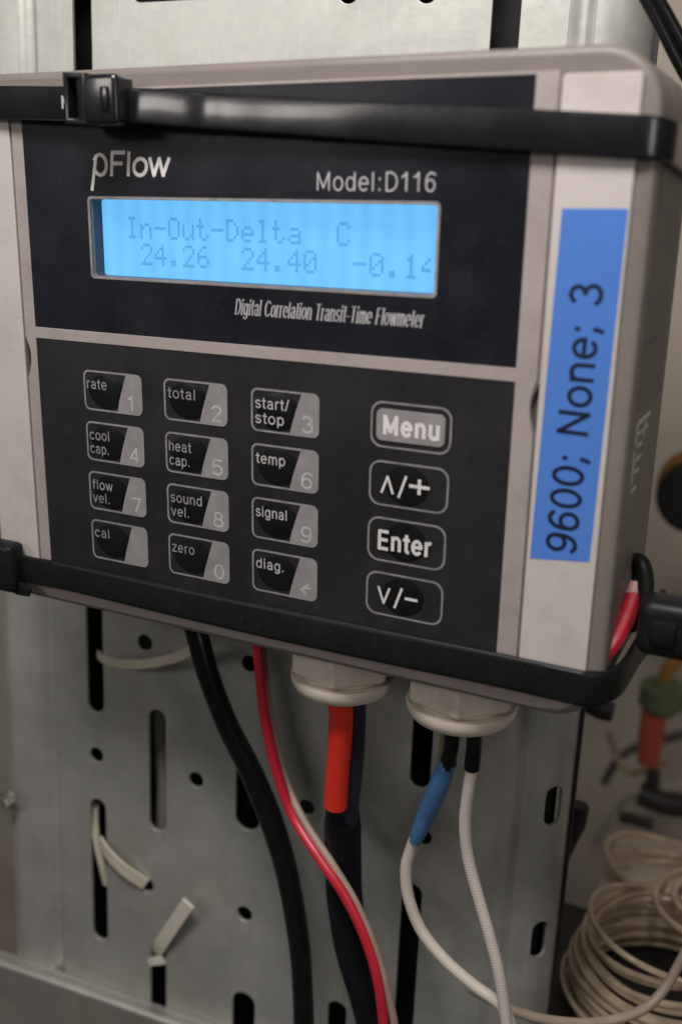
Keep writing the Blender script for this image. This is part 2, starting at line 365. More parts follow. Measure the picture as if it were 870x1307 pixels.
# ------------------------------------------------------------------ lettering: strokes drawn one by one
def A_(cx, cy, rx, ry, a0=0, a1=360, n=14):
    return [(cx + rx * math.cos(R(a0 + (a1 - a0) * k / n)), cy + ry * math.sin(R(a0 + (a1 - a0) * k / n))) for k in range(n + 1)]
X = 0.73
G = {
 '0': (.56, [A_(.28, .5, .23, .5, 90, 450, 22)]), '1': (.50, [[(.06, .76), (.2, .84), (.3, 1), (.3, 0)]]),
 '2': (.56, [A_(.28, .74, .22, .26, 165, -30, 12) + [(.05, 0), (.52, 0)]]),
 '3': (.56, [A_(.27, .755, .2, .245, 155, -80, 12), A_(.27, .265, .24, .265, 85, -155, 14)]),
 '4': (.58, [[(.42, 0), (.42, 1), (.03, .27), (.56, .27)]]),
 '5': (.56, [[(.48, 1), (.13, 1), (.08, .52)] + A_(.28, .32, .23, .32, 135, -150, 14)]),
 '6': (.56, [A_(.28, .31, .22, .31, 90, 450, 18), A_(.33, .5, .27, .5, 50, 200, 14)]),
 '7': (.56, [[(.05, 1), (.5, 1), (.22, 0)]]),
 '8': (.56, [A_(.28, .75, .19, .25, 90, 450, 16), A_(.28, .26, .23, .26, 90, 450, 18)]),
 '9': (.56, [A_(.28, .69, .22, .31, 90, 450, 18), A_(.23, .5, .27, .5, 230, 380, 14)]),
 ';': (.28, [[(.12, .62), (.12, .72)], [(.13, .1), (.13, 0), (.08, -.17)]]), ':': (.26, [[(.12, .6), (.12, .7)], [(.12, 0), (.12, .1)]]),
 '.': (.26, [[(.1, 0), (.1, .1)]]), '-': (.36, [[(.04, .36), (.32, .36)]]), '/': (.30, [[(.02, -.03), (.28, 1.03)]]),
 ' ': (.28, []), '<': (.5, [[(.42, .85), (.08, .4), (.3, .1)], [(.12, .45), (.5, .6)]]),
 'A': (.5, [[(.02, .1), (.24, .95), (.46, .1)]]), 'V': (.5, [[(.02, .95), (.24, .1), (.46, .95)]]), '+': (.6, [[(.05, .5), (.6, .5)], [(.325, .8), (.325, .2)]]),
 '_': (.5, [[(.05, .5), (.5, .5)]]),
 'N': (.74, [[(.1, 0), (.1, 1), (.64, 0), (.64, 1)]]), 'M': (.84, [[(.1, 0), (.1, 1), (.42, .12), (.74, 1), (.74, 0)]]),
 'D': (.72, [[(.1, 0), (.1, 1), (.3, 1)] + A_(.3, .5, .35, .5, 90, -90, 14) + [(.1, 0)]]),
 'E': (.64, [[(.58, 1), (.1, 1), (.1, 0), (.58, 0)], [(.1, .52), (.54, .52)]]),
 'F': (.60, [[(.56, 1), (.1, 1), (.1, 0)], [(.1, .52), (.48, .52)]]),
 'C': (.72, [A_(.4, .5, .34, .5, 45, 315, 18)]), 'T': (.62, [[(0, 1), (.62, 1)], [(.31, 1), (.31, 0)]]),
 'a': (.56, [A_(.27, .5, .19, .23, 160, 0, 10) + [(.46, .1), (.5, 0)], A_(.26, .2, .2, .2, 60, 380, 14)]),
 'c': (.52, [A_(.28, X / 2, .24, X / 2, 45, 315, 16)]), 'd': (.58, [A_(.27, X / 2, .22, X / 2, 90, 450, 18), [(.5, 1), (.5, 0)]]),
 'e': (.56, [[(.05, .38), (.51, .38)] + A_(.28, X / 2, .235, X / 2, 5, 315, 16)]),
 'f': (.32, [A_(.27, .82, .13, .18, 90, 180, 6) + [(.14, 0)], [(0, .7), (.3, .7)]]),
 'g': (.58, [A_(.27, X / 2, .22, X / 2, 90, 450, 18), [(.5, X), (.5, -.05)] + A_(.28, -.07, .22, .2, 0, -150, 8)]),
 'h': (.56, [[(.08, 1), (.08, 0)], [(.08, .4)] + A_(.28, .48, .2, .25, 180, 0, 10) + [(.48, 0)]]),
 'i': (.2, [[(.09, X), (.09, 0)], [(.09, .9), (.09, 1)]]), 'l': (.2, [[(.09, 1), (.09, 0)]]),
 'm': (.84, [[(.08, X), (.08, 0)], [(.08, .4)] + A_(.25, .48, .17, .25, 180, 0, 8) + [(.42, 0)], [(.42, .4)] + A_(.59, .48, .17, .25, 180, 0, 8) + [(.76, 0)]]),
 'n': (.56, [[(.08, X), (.08, 0)], [(.08, .4)] + A_(.28, .48, .2, .25, 180, 0, 10) + [(.48, 0)]]),
 'o': (.56, [A_(.28, X / 2, .24, X / 2, 90, 450, 20)]), 'p': (.58, [A_(.3, X / 2, .22, X / 2, 90, 450, 18), [(.08, X), (.08, -.27)]]),
 'r': (.34, [[(.08, X), (.08, 0)], [(.08, .42)] + A_(.28, .48, .2, .25, 180, 80, 6)]),
 's': (.5, [A_(.25, .55, .19, .18, 30, 240, 8) + A_(.25, .185, .2, .185, 70, -150, 10)]),
 't': (.3, [[(.14, .95), (.14, .15)] + A_(.24, .14, .1, .13, 180, 280, 4), [(0, .7), (.28, .7)]]),
 'u': (.56, [[(.08, X), (.08, .25)] + A_(.28, .25, .2, .25, 180, 360, 10), [(.48, X), (.48, 0)]]),
 'v': (.5, [[(.02, X), (.25, 0), (.48, X)]]), 'w': (.74, [[(.02, X), (.2, 0), (.37, X), (.54, 0), (.72, X)]]),
 'z': (.5, [[(.05, X), (.45, X), (.05, 0), (.46, 0)]]),
}
def strokes(s, gap=0.06, mono=None):
    out = []; x = 0
    for ch in s:
        adv, st = G[ch]
        for q in st: out.append([(x + a, b) for a, b in q])
        x += adv + gap
    return out

def split_sharp(st):
    out = [[st[0]]]
    for i in range(1, len(st)):
        out[-1].append(st[i])
        if i < len(st) - 1:
            a = Vector(st[i]) - Vector(st[i - 1]); b = Vector(st[i + 1]) - Vector(st[i])
            if a.length > 1e-6 and b.length > 1e-6 and a.normalized().dot(b.normalized()) < 0.62: out.append([st[i]])
    return out

def stroke_quads(st, wd, nib=None, wmin=0.3):
    """one strip of quads along a polyline; nib: pen angle for thick-and-thin lettering"""
    n = len(st); V = []; closed = (Vector(st[0]) - Vector(st[-1])).length < 1e-4
    for i in range(n):
        p = Vector(st[i])
        a = Vector(st[i - 1]) if i else (Vector(st[-2]) if closed else None)
        b = Vector(st[i + 1]) if i < n - 1 else (Vector(st[1]) if closed else None)
        d1 = (p - a).normalized() if a is not None else None
        d2 = (b - p).normalized() if b is not None else None
        if d1 is None: d1 = d2
        if d2 is None: d2 = d1
        t = (d1 + d2)
        t = t.normalized() if t.length > 1e-5 else d1
        nrm = Vector((-t.y, t.x)); k = 1 / max(0.55, nrm.dot(Vector((-d1.y, d1.x))))
        h = wd / 2
        if nib is not None:
            h *= wmin + (1 - wmin) * abs(nrm.dot(Vector((math.cos(R(nib)), math.sin(R(nib))))))
        e = Vector((0, 0))
        if not closed and i == 0: e = -d2 * wd * 0.3
        if not closed and i == n - 1: e = d1 * wd * 0.3
        V += [p + nrm * h * k + e, p - nrm * h * k + e]
    return V, [(2 * i, 2 * i + 1, 2 * i + 3, 2 * i + 2) for i in range(n - 1)]

def lettering(name, s, x0, z0, height, m, parent, y, width=None, weight=0.12, gap=0.06, shear=0, nib=None, rot=0, label=None, serif=0, wmin=.3):
    """cap height and total width in mm; (x0, z0) is the start of the baseline"""
    sts = strokes(s, gap)
    if serif:
        ex = []
        for q in sts:
            for (ax, ay), (bx, by) in ((q[0], q[1]), (q[-1], q[-2])):
                if abs(ax - bx) < .05 and abs(ay - by) > .3: ex.append([(ax - serif, ay), (ax + serif, ay)])
        sts += ex
    sts = [p for q in sts for p in split_sharp(q)]
    xm = max(a for q in sts for a, b in q); xn = min(a for q in sts for a, b in q)
    sx = (width / (xm - xn)) if width else height
    V = []; F = []
    ca, sa = math.cos(R(rot)), math.sin(R(rot))
    for j, q in enumerate(sts):
        q = [((a - xn) * sx + b * height * shear, b * height) for a, b in q]
        v, f = stroke_quads(q, weight * height, nib, wmin)
        o = len(V)
        V += [(x0 + p.x * ca - p.y * sa, y - 0.004 * (j % 6), z0 + p.x * sa + p.y * ca) for p in v]
        F += [tuple(i + o for i in g) for g in f]
    return mesh(name, V, F, m, parent, label=label)

# ================================================================== SETTING
# the wall far behind, out of focus
wall = mesh('wall', [(-900, 520, -1200), (1500, 520, -1200), (1500, 520, 900), (-900, 520, 900), (-900, 540, -1200), (1500, 540, -1200), (1500, 540, 900), (-900, 540, 900)],
            [(0, 1, 2, 3), (4, 5, 6, 7), (0, 1, 5, 4), (3, 2, 6, 7), (0, 3, 7, 4), (1, 2, 6, 5)], 'wall_beige')
wall['kind'] = 'structure'

# ================================================================== RACK UPRIGHT
rack_axes = [[0.997021, 0.076966, -0.005106], [-0.077122, 0.995892, -0.047439], [0.001434, 0.047692, 0.998861]]
rack = empty('rack_upright', (80, 68, 0), 'grey galvanised perforated steel upright standing behind the flow meter', 'rack', axes=rack_axes)
TOPV, BOTV = 95, -420
def slot(u, va, vb, wdt): return rrect(u - wdt / 2, u + wdt / 2, vb, va, wdt / 2 - 0.02, 7)
loops = [[(-126, BOTV), (57, BOTV), (57, TOPV), (-126, TOPV)]]
for k in range(-1, 3):
    t = 52 - 106 * k
    for u in (-107.4, 28.3):
        a, b = t + 0, t - 67
        if k == -1: a, b = 92, 91 - 4
        if k == 2: a, b = -160, -227
        if k != 2 and k != -1: a, b = t, t - 67
        if k == -1: continue
        loops.append(slot(u, a, b, 7.6))
for u in (-107.4, 28.3): loops.append(slot(u, -266, -333, 7.6)); loops.append(slot(u, -372, -400, 7.6))
loops.append(slot(38.8, 88, 3, 8.4))
loops[1:] = [l for l in loops[1:] if not (abs(sum(p[0] for p in l) / len(l) - 28.3) < 1 and max(p[1] for p in l) > 40)]
for u in (-79, 1.5):
    loops.append(slot(u, -220, -273, 7.6)); loops.append(slot(u, -326, -378, 7.6)); loops.append(slot(u, -114, -166, 7.6))
for u in (-39, -3):
    loops.append(slot(u, -230, -262, 10.2) if u == -39 else slot(u, -130, -160, 9)); loops.append(slot(u, -336, -366, 10.2))
for v in (-246, -140):
    for u in (-107.6, -61.6, -14.5, 31): loops.append(ell(u, v, 3.2, 3.2))
for v in (-193, -299.4):
    for u in (-84.4, -39.4, 6): loops.append(ell(u, v, 3.3, 3.3))
for u in (-79, -66): pass
loops.append(rrect(-88, -57, 33, 41, 3.9)); loops.append(ell(-10.5, 32.8, 3.4, 3.4)); loops.append(ell(14.5, 31.8, 3.4, 3.4))
# the round holes that would cut a slot are left out
def bb(l): return min(p[0] for p in l), max(p[0] for p in l), min(p[1] for p in l), max(p[1] for p in l)
keep = [loops[0]]
for l in loops[1:]:
    a = bb(l)
    if any(not (a[1] + 1 < b[0] or b[1] + 1 < a[0] or a[3] + 1 < b[2] or b[3] + 1 < a[2]) for b in map(bb, keep[1:])): continue
    keep.append(l)
sheet('web_panel', keep, 0, 1.5, 'galvanised', rack, bevel=0.25)

def profile_strip(name, prof, v0, v1, th, m, parent, cuts=60):
    """bent sheet: profile (u, w) extruded along v"""
    n = len(prof); off = []
    for i in range(n):
        a = Vector(prof[max(i - 1, 0)]); b = Vector(prof[min(i + 1, n - 1)]); d = (b - a).normalized()
        off.append(Vector((-d.y, d.x)) * th)
    V = []; F = []
    for v in (v0, v1):
        for i in range(n): V.append((prof[i][0], prof[i][1], v))
        for i in range(n): V.append((prof[i][0] + off[i].x, prof[i][1] + off[i].y, v))
    for i in range(n - 1):
        F += [(i, i + 1, 2 * n + i + 1, 2 * n + i), (n + i, n + i + 1, 3 * n + i + 1, 3 * n + i)]
    F += [(0, n, 3 * n, 2 * n), (n - 1, 2 * n - 1, 4 * n - 1, 3 * n - 1)]
    return mesh(name, V, F, m, parent, smooth=60)
def bead(u0, u1, h, n=10):
    return [(u0 + (u1 - u0) * k / n, -h * math.sin(math.pi * k / n) ** 1.5) for k in range(n + 1)]
profile_strip('pressed_rib', bead(57, 64.5, -1.5), BOTV, TOPV, 1.4, 'galvanised', rack)
profile_strip('pressed_rib', [(-150, 0.0), (-148.5, -1.2), (-146, -1.2), (-134, -1.2), (-132.4, -0.9), (-131, 0.6), (-129.6, 1.9), (-128.4, 1.9), (-127.4, 1.0), (-126, 0)], BOTV, TOPV, 1.4, 'galvanised', rack)
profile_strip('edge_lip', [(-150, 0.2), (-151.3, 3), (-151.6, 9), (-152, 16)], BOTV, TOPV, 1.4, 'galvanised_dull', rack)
# side flange, rolled back in one soft curve, with its own slots
BR = 15.0
def fold(p):
    th = p[0] / BR; rr = BR - p[1]
    return (64.6 + rr * math.sin(th), BR - rr * math.cos(th), p[2])
fl = [[(0, BOTV), (21.5, BOTV), (21.5, TOPV), (0, TOPV)]]
for v in (-217, -270, -323, -164): fl.append(slot(11.5, v, v - 15, 6.8))
fo = sheet('side_flange', fl, 0, 1.4, 'galvanised', rack)
bm = bmesh.new(); bm.from_mesh(fo.data)
for k in range(1, 18):
    bmesh.ops.bisect_plane(bm, geom=bm.verts[:] + bm.edges[:] + bm.faces[:], plane_co=(k * 1.2 * MM, 0, 0), plane_no=(1, 0, 0))
for v in bm.verts: v.co = Vector(fold(v.co / MM)) * MM
bm.to_mesh(fo.data); bm.free(); fo.data.shade_smooth(); fo.data.set_sharp_from_angle(angle=R(35))
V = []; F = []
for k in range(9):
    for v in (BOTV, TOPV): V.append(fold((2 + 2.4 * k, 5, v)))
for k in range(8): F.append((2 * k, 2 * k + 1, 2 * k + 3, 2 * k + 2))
mesh('slot_shade_panel', V, F, 'cabinet_black', rack, label='black sheet added to keep the slots of the side flange dark')  # black sheet added so the flange slots read as shaded
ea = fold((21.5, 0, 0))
profile_strip('flange_edge_shade', [(ea[0], ea[1]), (ea[0] - .6, ea[1] + 8), (ea[0] - 3.5, ea[1] + 22)], BOTV, TOPV, -1.4, 'cabinet_black', rack)  # lip coloured black for the shade along the flange edge
mesh('slot_shade_panel', [(-152, 24, BOTV), (72, 24, BOTV), (72, 24, TOPV), (-152, 24, TOPV), (-152, 26, BOTV), (72, 26, BOTV), (72, 26, TOPV), (-152, 26, TOPV)],
     [(0, 1, 2, 3), (4, 5, 6, 7), (0, 1, 5, 4), (3, 2, 6, 7), (0, 3, 7, 4), (1, 2, 6, 5)], 'cabinet_black', rack, label='black sheet standing for the shade inside the upright behind its slots')  # black colour stands for the shade inside the upright
bx = empty('hex_bolt', (-68.2, 38.0, -272.8), 'small bright bolt at the left edge of the upright', 'bolt')
lathe('bolt_head', [(0, -3), (2.6, -3), (3.2, -2.2), (3.2, 0)], (-68.2, 38.0, -272.8), 'bolt_steel', bx, seg=6, axis='Y')
lathe('washer', [(1, 0), (4.4, 0), (4.4, .8), (1, .8)], (-68.2, 38.0, -272.8), 'bolt_steel', bx, seg=24, axis='Y')

# cross rail at the bottom left
cr = empty('cross_rail', (-60, 44, -330), 'grey steel cross rail with round holes bolted across the foot of the upright', 'rail', axes=rack_axes)
# local frame of the rack, moved to the rail's own base
ra = Matrix([[rack_axes[j][i] for j in range(3)] for i in range(3)])
def to_cr(p):
    wv = Vector((80, 68, 0)) + ra @ Vector(p)
    return ra.transposed() @ (wv - Vector((-60, 44, -330)))
rk1, rk2 = (-157.9, -352.0), (-47.0, -350.2)
rim = rk1[1] - 4.5
crl = [[(-175, -420), (15, -420), (15, 0), (-175, 0)]]
def crf(p): return to_cr((p[0], p[1], p[2] + rim))
hh = [ell(-149, -33, 3.2, 3.2), ell(-125, -43, 3.2, 3.2), ell(-98, -33, 3.2, 3.2)]
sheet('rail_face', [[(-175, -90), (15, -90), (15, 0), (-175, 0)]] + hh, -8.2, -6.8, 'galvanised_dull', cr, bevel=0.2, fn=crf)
def vstrip(name, prof, m, par):
    n = len(prof); V = []
    for u in (-175, 15):
        for (wv, vv) in prof: V.append(to_cr((u, wv, vv + rim)))
    return mesh(name, V, [(i, i + 1, n + i + 1, n + i) for i in range(n - 1)], m, par, smooth=60)
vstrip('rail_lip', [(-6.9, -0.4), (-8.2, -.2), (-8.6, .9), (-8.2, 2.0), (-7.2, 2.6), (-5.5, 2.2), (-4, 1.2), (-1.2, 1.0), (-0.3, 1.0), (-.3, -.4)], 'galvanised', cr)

# ================================================================== FLOW METER
fm = empty('flow_meter', (77, 23, -156), 'grey wall-mounted flow meter with a lit blue display and a black keypad', 'flow meter')
# case: sides and fillet
X0, X1, Z0, Z1, RC = -23.5, 178, -156.0, 4.6, 14.0
prof = [(2.0 * (1 - math.sin(R(a))), 2.0 * (1 - math.cos(R(a)))) for a in range(0, 91, 15)]
prof = prof + [(0.0, 18), (-0.0, 18.05), (0.5, 18.1), (0.5, 18.9), (0, 19), (0.0, 44.5), (1.5, 46)]
V = []; F = []
nO = 4 * 9
for ins, y in prof:
    V += [(p[0], y, p[1]) for p in rrect(X0 + ins, X1 - ins, Z0 + ins, Z1 - ins, RC - ins, 8)]
for i in range(len(prof) - 1):
    for k in range(nO): F.append((i * nO + k, i * nO + (k + 1) % nO, (i + 1) * nO + (k + 1) % nO, (i + 1) * nO + k))
F.append(tuple(range((len(prof) - 1) * nO, len(prof) * nO)))
mesh('case', V, F, 'case_grey', fm, smooth=40)
for xa, xb in ((148, 159), (-7, -2)):
    box('latch_pocket', (xa, 2.0, -86), (xb, 4, -66), 'case_grey', fm, bev=.2, label='shallow finger notch beside the side cover')
WX0, WX1, WZ0, WZ1 = 23.1, 128.0, -50.5, -29.3
win = rrect(WX0, WX1, WZ0, WZ1, 0.9, 3)
def lens(x, za, zb, d): return [(x, za)] + [(x + d * math.sin(math.pi * k / 10), za + (zb - za) * k / 10) for k in range(1, 10)] + [(x, zb)]
fr = rrect(X0 + 2.0, X1 - 2.0, Z0 + 2.0, Z1 - 2.0, RC - 2.0, 8)
sheet('front_plate', [fr, win, lens(156.2, -82.5, -69, -2.0), lens(-4.6, -82.5, -69.5, 1.8)], 0, 1.2, 'case_grey', fm)
# raised band that frames the two films
def rc(x0, x1, z0, z1): return [(x0, z0), (x1, z0), (x1, z1), (x0, z1)]
bandl = [(-4.0, -150.9), (-17, -150.9), (-15, -153.4), (-10, -154.2), (162, -154.2), (168, -153.4), (171.5, -150.9), (155.3, -150.9), (155.3, -82.5)] + [(155.3 - 1.3 * math.sin(math.pi * k / 10), -82.5 + 13.5 * k / 10) for k in range(1, 10)] + [(155.3, -69), (155.3, -0.6), (-4.0, -0.6), (-4.0, -69.5)] + [(-4.0 + 1.7 * math.sin(math.pi * k / 10), -69.5 - 13 * k / 10) for k in range(1, 10)] + [(-4.0, -82.5)]
sheet('front_band', [bandl, rc(0, 150, -66.6, -1.2), rc(0, 150, -147.5, -69.9)], -0.45, -0.003, 'band_grey', fm, bevel=0.12)
# removable side covers
sheet('side_cover', [rrect(156.1, 173.4, -150.7, -1.4, 0.8, 3)], -0.75, -0.003, 'cover_grey', fm, bevel=0.2, label='light grey right cover strip carrying the blue tape label')
sheet('side_cover', [rrect(-20.5, -4.7, -150.7, -1.4, 0.8, 3)], -0.75, -0.003, 'cover_grey', fm, bevel=0.2, label='light grey bare left cover strip')
# films
sheet('display_film', [rc(0.05, 149.95, -66.55, -1.25), win], -0.25, -0.004, 'navy_film', fm, label='glossy near-black upper film around the display')
sheet('keypad_film', [rc(0.05, 149.95, -147.45, -69.95)], -0.25, -0.004, 'charcoal_film', fm, label='dark charcoal film under the keys')
# display
lcd = sheet('display', [rc(WX0 - 3, WX1 + 4, WZ0 - 2, WZ1 + 2)], 5.0, 6.5, 'lcd_backlight', fm)
sheet('display_recess', [rrect(WX0 - .9, WX1 + .9, WZ0 - .9, WZ1 + .9, .9, 3), rrect(WX0 + .02, WX1 - .02, WZ0 + .02, WZ1 - .02, .9, 3)], 1.25, 4.95, 'recess_dark', fm)
ring('window_border', rrect(WX0 - .75, WX1 + .75, WZ0 - .75, WZ1 + .75, 1.3, 5), rrect(WX0 + .0, WX1 - .0, WZ0 + .0, WZ1 - .0, .9, 5), -0.34, -0.255, 'print_line', fm)
FONT57 = {
 'I': '01110 00100 00100 00100 00100 00100 01110', 'n': '00000 00000 10110 11001 10001 10001 10001',
 '-': '00000 00000 00000 11111 00000 00000 00000', 'O': '01110 10001 10001 10001 10001 10001 01110',
 'u': '00000 00000 10001 10001 10001 10011 01101', 't': '01000 01000 11100 01000 01000 01001 00110',
 'D': '11100 10010 10001 10001 10001 10010 11100', 'e': '00000 00000 01110 10001 11111 10000 01110',
 'l': '01100 00100 00100 00100 00100 00100 01110', 'a': '00000 00000 01110 00001 01111 10001 01111',
 'C': '01110 10001 10000 10000 10000 10001 01110', '2': '01110 10001 00001 00010 00100 01000 11111',
 '4': '00010 00110 01010 10010 11111 00010 00010', '.': '00000 00000 00000 00000 00000 01100 01100',
 '6': '00110 01000 10000 11110 10001 10001 01110', '0': '01110 10001 10011 10101 11001 10001 01110',
 '1': '00100 01100 00100 00100 00100 00100 01110'}
for row, (line, zt) in enumerate((('In-Out-Delta  C', -33.9), (' 24.26  24.40  -0.14', -41.2))):
    V = []; F = []
    for ci, ch in enumerate(line):
        if ch == ' ': continue
        for ry, bits in enumerate(FONT57[ch].split()):
            for rx, b in enumerate(bits):
                if b == '1' and not (ci == 19 and row == 1 and rx > 2) and not (ci == 20 and row == 1 and rx > 2):
                    x = 31.6 + ci * 4.78 + rx * 0.80; z = zt - ry * 0.86; o = len(V)
                    V += [(x, 4.96, z), (x + .74, 4.96, z), (x + .74, 4.96, z - .80), (x, 4.96, z - .80)]
                    F.append((o, o + 1, o + 2, o + 3))
    t = mesh('display_text', V, F, 'lcd_pixel', lcd, label='first line of dot characters reading In-Out-Delta C' if row == 0 else 'second line of dot characters reading 24.26 24.40 -0.14')
# maker's lettering
df = [c for c in fm.children if c.name.startswith('display_film')][0]
yp = -0.262
def logo():
    lo = lettering('logo', 'Flow', 31.2, -22.9, 5.9, 'print_bold', df, yp, width=19.0, weight=.17, shear=0.10, gap=.05, label='light lettering pFlow above the display')
    sts = [[(24.2, -26.8), (26.1, -17.9)], A_(27.4, -20.2, 2.2, 2.7, 150, -150, 14)]
    V = []; F = []
    for j, q in enumerate(sts):
        v, f = stroke_quads(q, 1.0); o = len(V)
        V += [(p.x, yp - .004 * j, p.y) for p in v]; F += [tuple(i + o for i in g) for g in f]
    mesh('logo', V, F, 'print_bold', df, label='tall slanted letter p that begins the maker lettering')
logo()
lettering('model_lettering', 'Model:D116', 95.6, -26.2, 4.2, 'print_text', df, yp, width=31.4, weight=.10, gap=.13)
lettering('caption_lettering', 'Digital Correlation Transit-Time Flowmeter', 70.8, -58.5, 4.0, 'print_text', df, yp, width=54.6, weight=.105, gap=.13, shear=.14, nib=10, wmin=.30, serif=.10)

# keys
rows_z = [(-78.0, -90.1), (-93.55, -105.7), (-109.1, -121.3), (-124.6, -137.4)]
cols_x = [(17.5, 38.9), (46.6, 68.1), (75.8, 97.0)]
cap = [['rate', 'total', 'start/|stop'], ['cool|cap.', 'heat|cap.', 'temp'], ['flow|vel.', 'sound|vel.', 'signal'], ['cal', 'zero', 'diag.']]
num = ['1', '2', '3', '4', '5', '6', '7', '8', '9', '.', '0', '<']
desc = {'.': 'a dot', '<': 'an arrow'}
def dome(name, cx, cz, rx, rz, h, y, m, parent, x_lim=None):
    V = [(cx, y - h, cz)]; F = []; K = 6; S2 = 28
    for k in range(1, K + 1):
        t = k / K
        for s in range(S2):
            a = 2 * math.pi * s / S2; x = cx + rx * t * math.cos(a)
            V.append((x, y - h * (1 - t * t) ** 1.0 * (1 if t < 1 else 0), cz + rz * t * math.sin(a)))
    for s in range(S2): F.append((0, 1 + s, 1 + (s + 1) % S2))
    for k in range(K - 1):
        for s in range(S2): F.append((1 + k * S2 + s, 1 + k * S2 + (s + 1) % S2, 1 + (k + 1) * S2 + (s + 1) % S2, 1 + (k + 1) * S2 + s))
    if x_lim: V = [(min(v[0], x_lim(v[2])), v[1], v[2]) for v in V]
    return mesh(name, V, F, m, parent, smooth=True)
YK = -0.254
def keypad_key(r, c):
    (x0, x1), (z1, z0) = cols_x[c], rows_z[r]
    words = cap[r][c]; nm = num[r * 3 + c]
    pad = sheet('key', [rrect(x0 + .35, x1 - .35, z0 + .35, z1 - .35, 1.7, 5)], YK - .10, YK, 'charcoal_film', fm,
                label="key reading '%s' with %s on its grey corner" % (words.replace('|', ' '), desc.get(nm, nm)))
    y = YK - .105
    xt, xb = x0 + 15.9, x0 + 12.2            # top and bottom of the slanted edge
    sl = lambda z: xb + (xt - xb) * (z - z0) / (z1 - z0) - .25
    dome('key_dome', x0 + 8.6, (z0 + z1) / 2, 6.6, 5.3, .60, y, 'dome_film', pad, x_lim=sl)
    ring('key_outline', rrect(x0, x1, z0, z1, 2.0, 6), rrect(x0 + .55, x1 - .55, z0 + .55, z1 - .55, 1.5, 6), y - .05, y, 'print_line', pad)
    rr_ = [(xt, z1 - .3)] + [p for p in rrect(x0, x1, z0, z1, 2.0, 6) if p[0] > x1 - 2.1 and p[1] > (z0 + z1) / 2] [::-1]
    rpts = [(x1 - 2 + 2 * math.sin(R(a)), z1 - 2 + 2 * math.cos(R(a))) for a in range(0, 91, 15)] + [(x1 - 2 + 2 * math.cos(R(a)), z0 + 2 - 2 * math.sin(R(a))) for a in range(0, 91, 15)]
    sheet('number_field', [[(xt, z1)] + rpts + [(xb, z0), (xb + 1.0, z0 + 4.2)]], y - .12, y - .055, 'print_grey', pad)
    # letters stand on the dome where it rises
    for j, wl in enumerate(words.split('|')):
        hgt = 2.8
        zz = z1 - 5.3 - j * 4.2
        wid = {'rate': 7.0, 'total': 9.0, 'start/': 10.2, 'stop': 8.6, 'cool': 7.0, 'cap.': 6.6, 'heat': 7.4, 'temp': 9.0, 'flow': 7.4, 'vel.': 6.0, 'sound': 10.6, 'signal': 9.6, 'cal': 5.2, 'zero': 7.6, 'diag.': 8.6}[wl]
        lettering('key_lettering', wl, x0 + 1.9, zz, hgt, 'print_text' if c == 2 else 'print_mid', pad, y - .63, width=wid, weight=.15, gap=.14)
    if nm != '.':
        lettering('key_number', nm, x1 - 5.0, z0 + 1.4, 4.2, 'print_text', pad, y - .13, width=2.9 if nm != '1' else 1.2, weight=.15)
    else:
        lettering('key_number', nm, x1 - 4.2, z0 + 1.6, 4.2, 'print_faint', pad, y - .13, weight=.15)
for r in range(4):
    for c in range(3): keypad_key(r, c)

for i, word in enumerate(('Menu', 'A/+', 'Enter', 'V/-')):
    z1, z0 = [(-78.0, -90.2), (-93.7, -106.0), (-109.2, -121.6), (-124.7, -137.2)][i]
    x0, x1 = 112.1, 134.5
    pad = sheet('key', [rrect(x0 + .4, x1 - .4, z0 + .4, z1 - .4, 3.0, 6)], YK - .10, YK, 'charcoal_film', fm,
                label=('filled grey key reading Menu', 'black key with an up arrow, a slash and a plus', 'black key reading Enter', 'black key with a down arrow, a slash and a minus')[i])
    y = YK - .105
    ring('key_outline', rrect(x0, x1, z0, z1, 3.2, 7), rrect(x0 + .5, x1 - .5, z0 + .5, z1 - .5, 2.8, 7), y - .05, y, 'print_line', pad)
    cx, cz = (x0 + x1) / 2, (z0 + z1) / 2
    if i == 0:
        sheet('key_fill', [rrect(x0 + 1.7, x1 - 1.7, z0 + 1.9, z1 - 1.9, 1.6, 6)], y - .30, y, 'print_grey', pad, bevel=.08)
        lettering('key_lettering', 'Menu', 116.3, -86.3, 4.5, 'print_bold', pad, y - .31, width=14.6, weight=.23, gap=.20)
    else:
        dome('key_dome', cx - .3, cz, 6.2, 5.4, .45, y, 'dome_film', pad)
        if i == 2:
            lettering('key_lettering', 'Enter', 115.8, -117.8, 4.8, 'print_bold', pad, y - .49, width=14.6, weight=.19, gap=.18)
        else:
            zc = z0 + 3.9
            lettering('key_lettering', 'A' if i == 1 else 'V', 116.0, zc - .6, 5.2, 'print_bold', pad, y - .49, width=3.2, weight=.12)
            lettering('key_lettering', '/', 120.9, zc - .6, 5.4, 'print_bold', pad, y - .50, width=1.9, weight=.12)
            lettering('key_lettering', '+' if i == 1 else '_', 124.0, zc - .3, 6.0 if i == 1 else 5.4, 'print_bold', pad, y - .49, width=5.2 if i == 1 else 3.2, weight=.15)

# blue tape label, text running upwards
tape = sheet('tape_label', [[(157.0, -113.7), (171.8, -112.2), (172.95, -29.4), (158.2, -29.6)]], -0.83, -0.755, 'tape_blue', fm, label='blue adhesive tape label printed 9600; None; 3 up the right cover')
lettering('tape_lettering', '9600; None; 3', 168.0, -110.3, 6.9, 'tape_ink', tape, -0.84, width=63.9, weight=.155, gap=.10, rot=89.3)
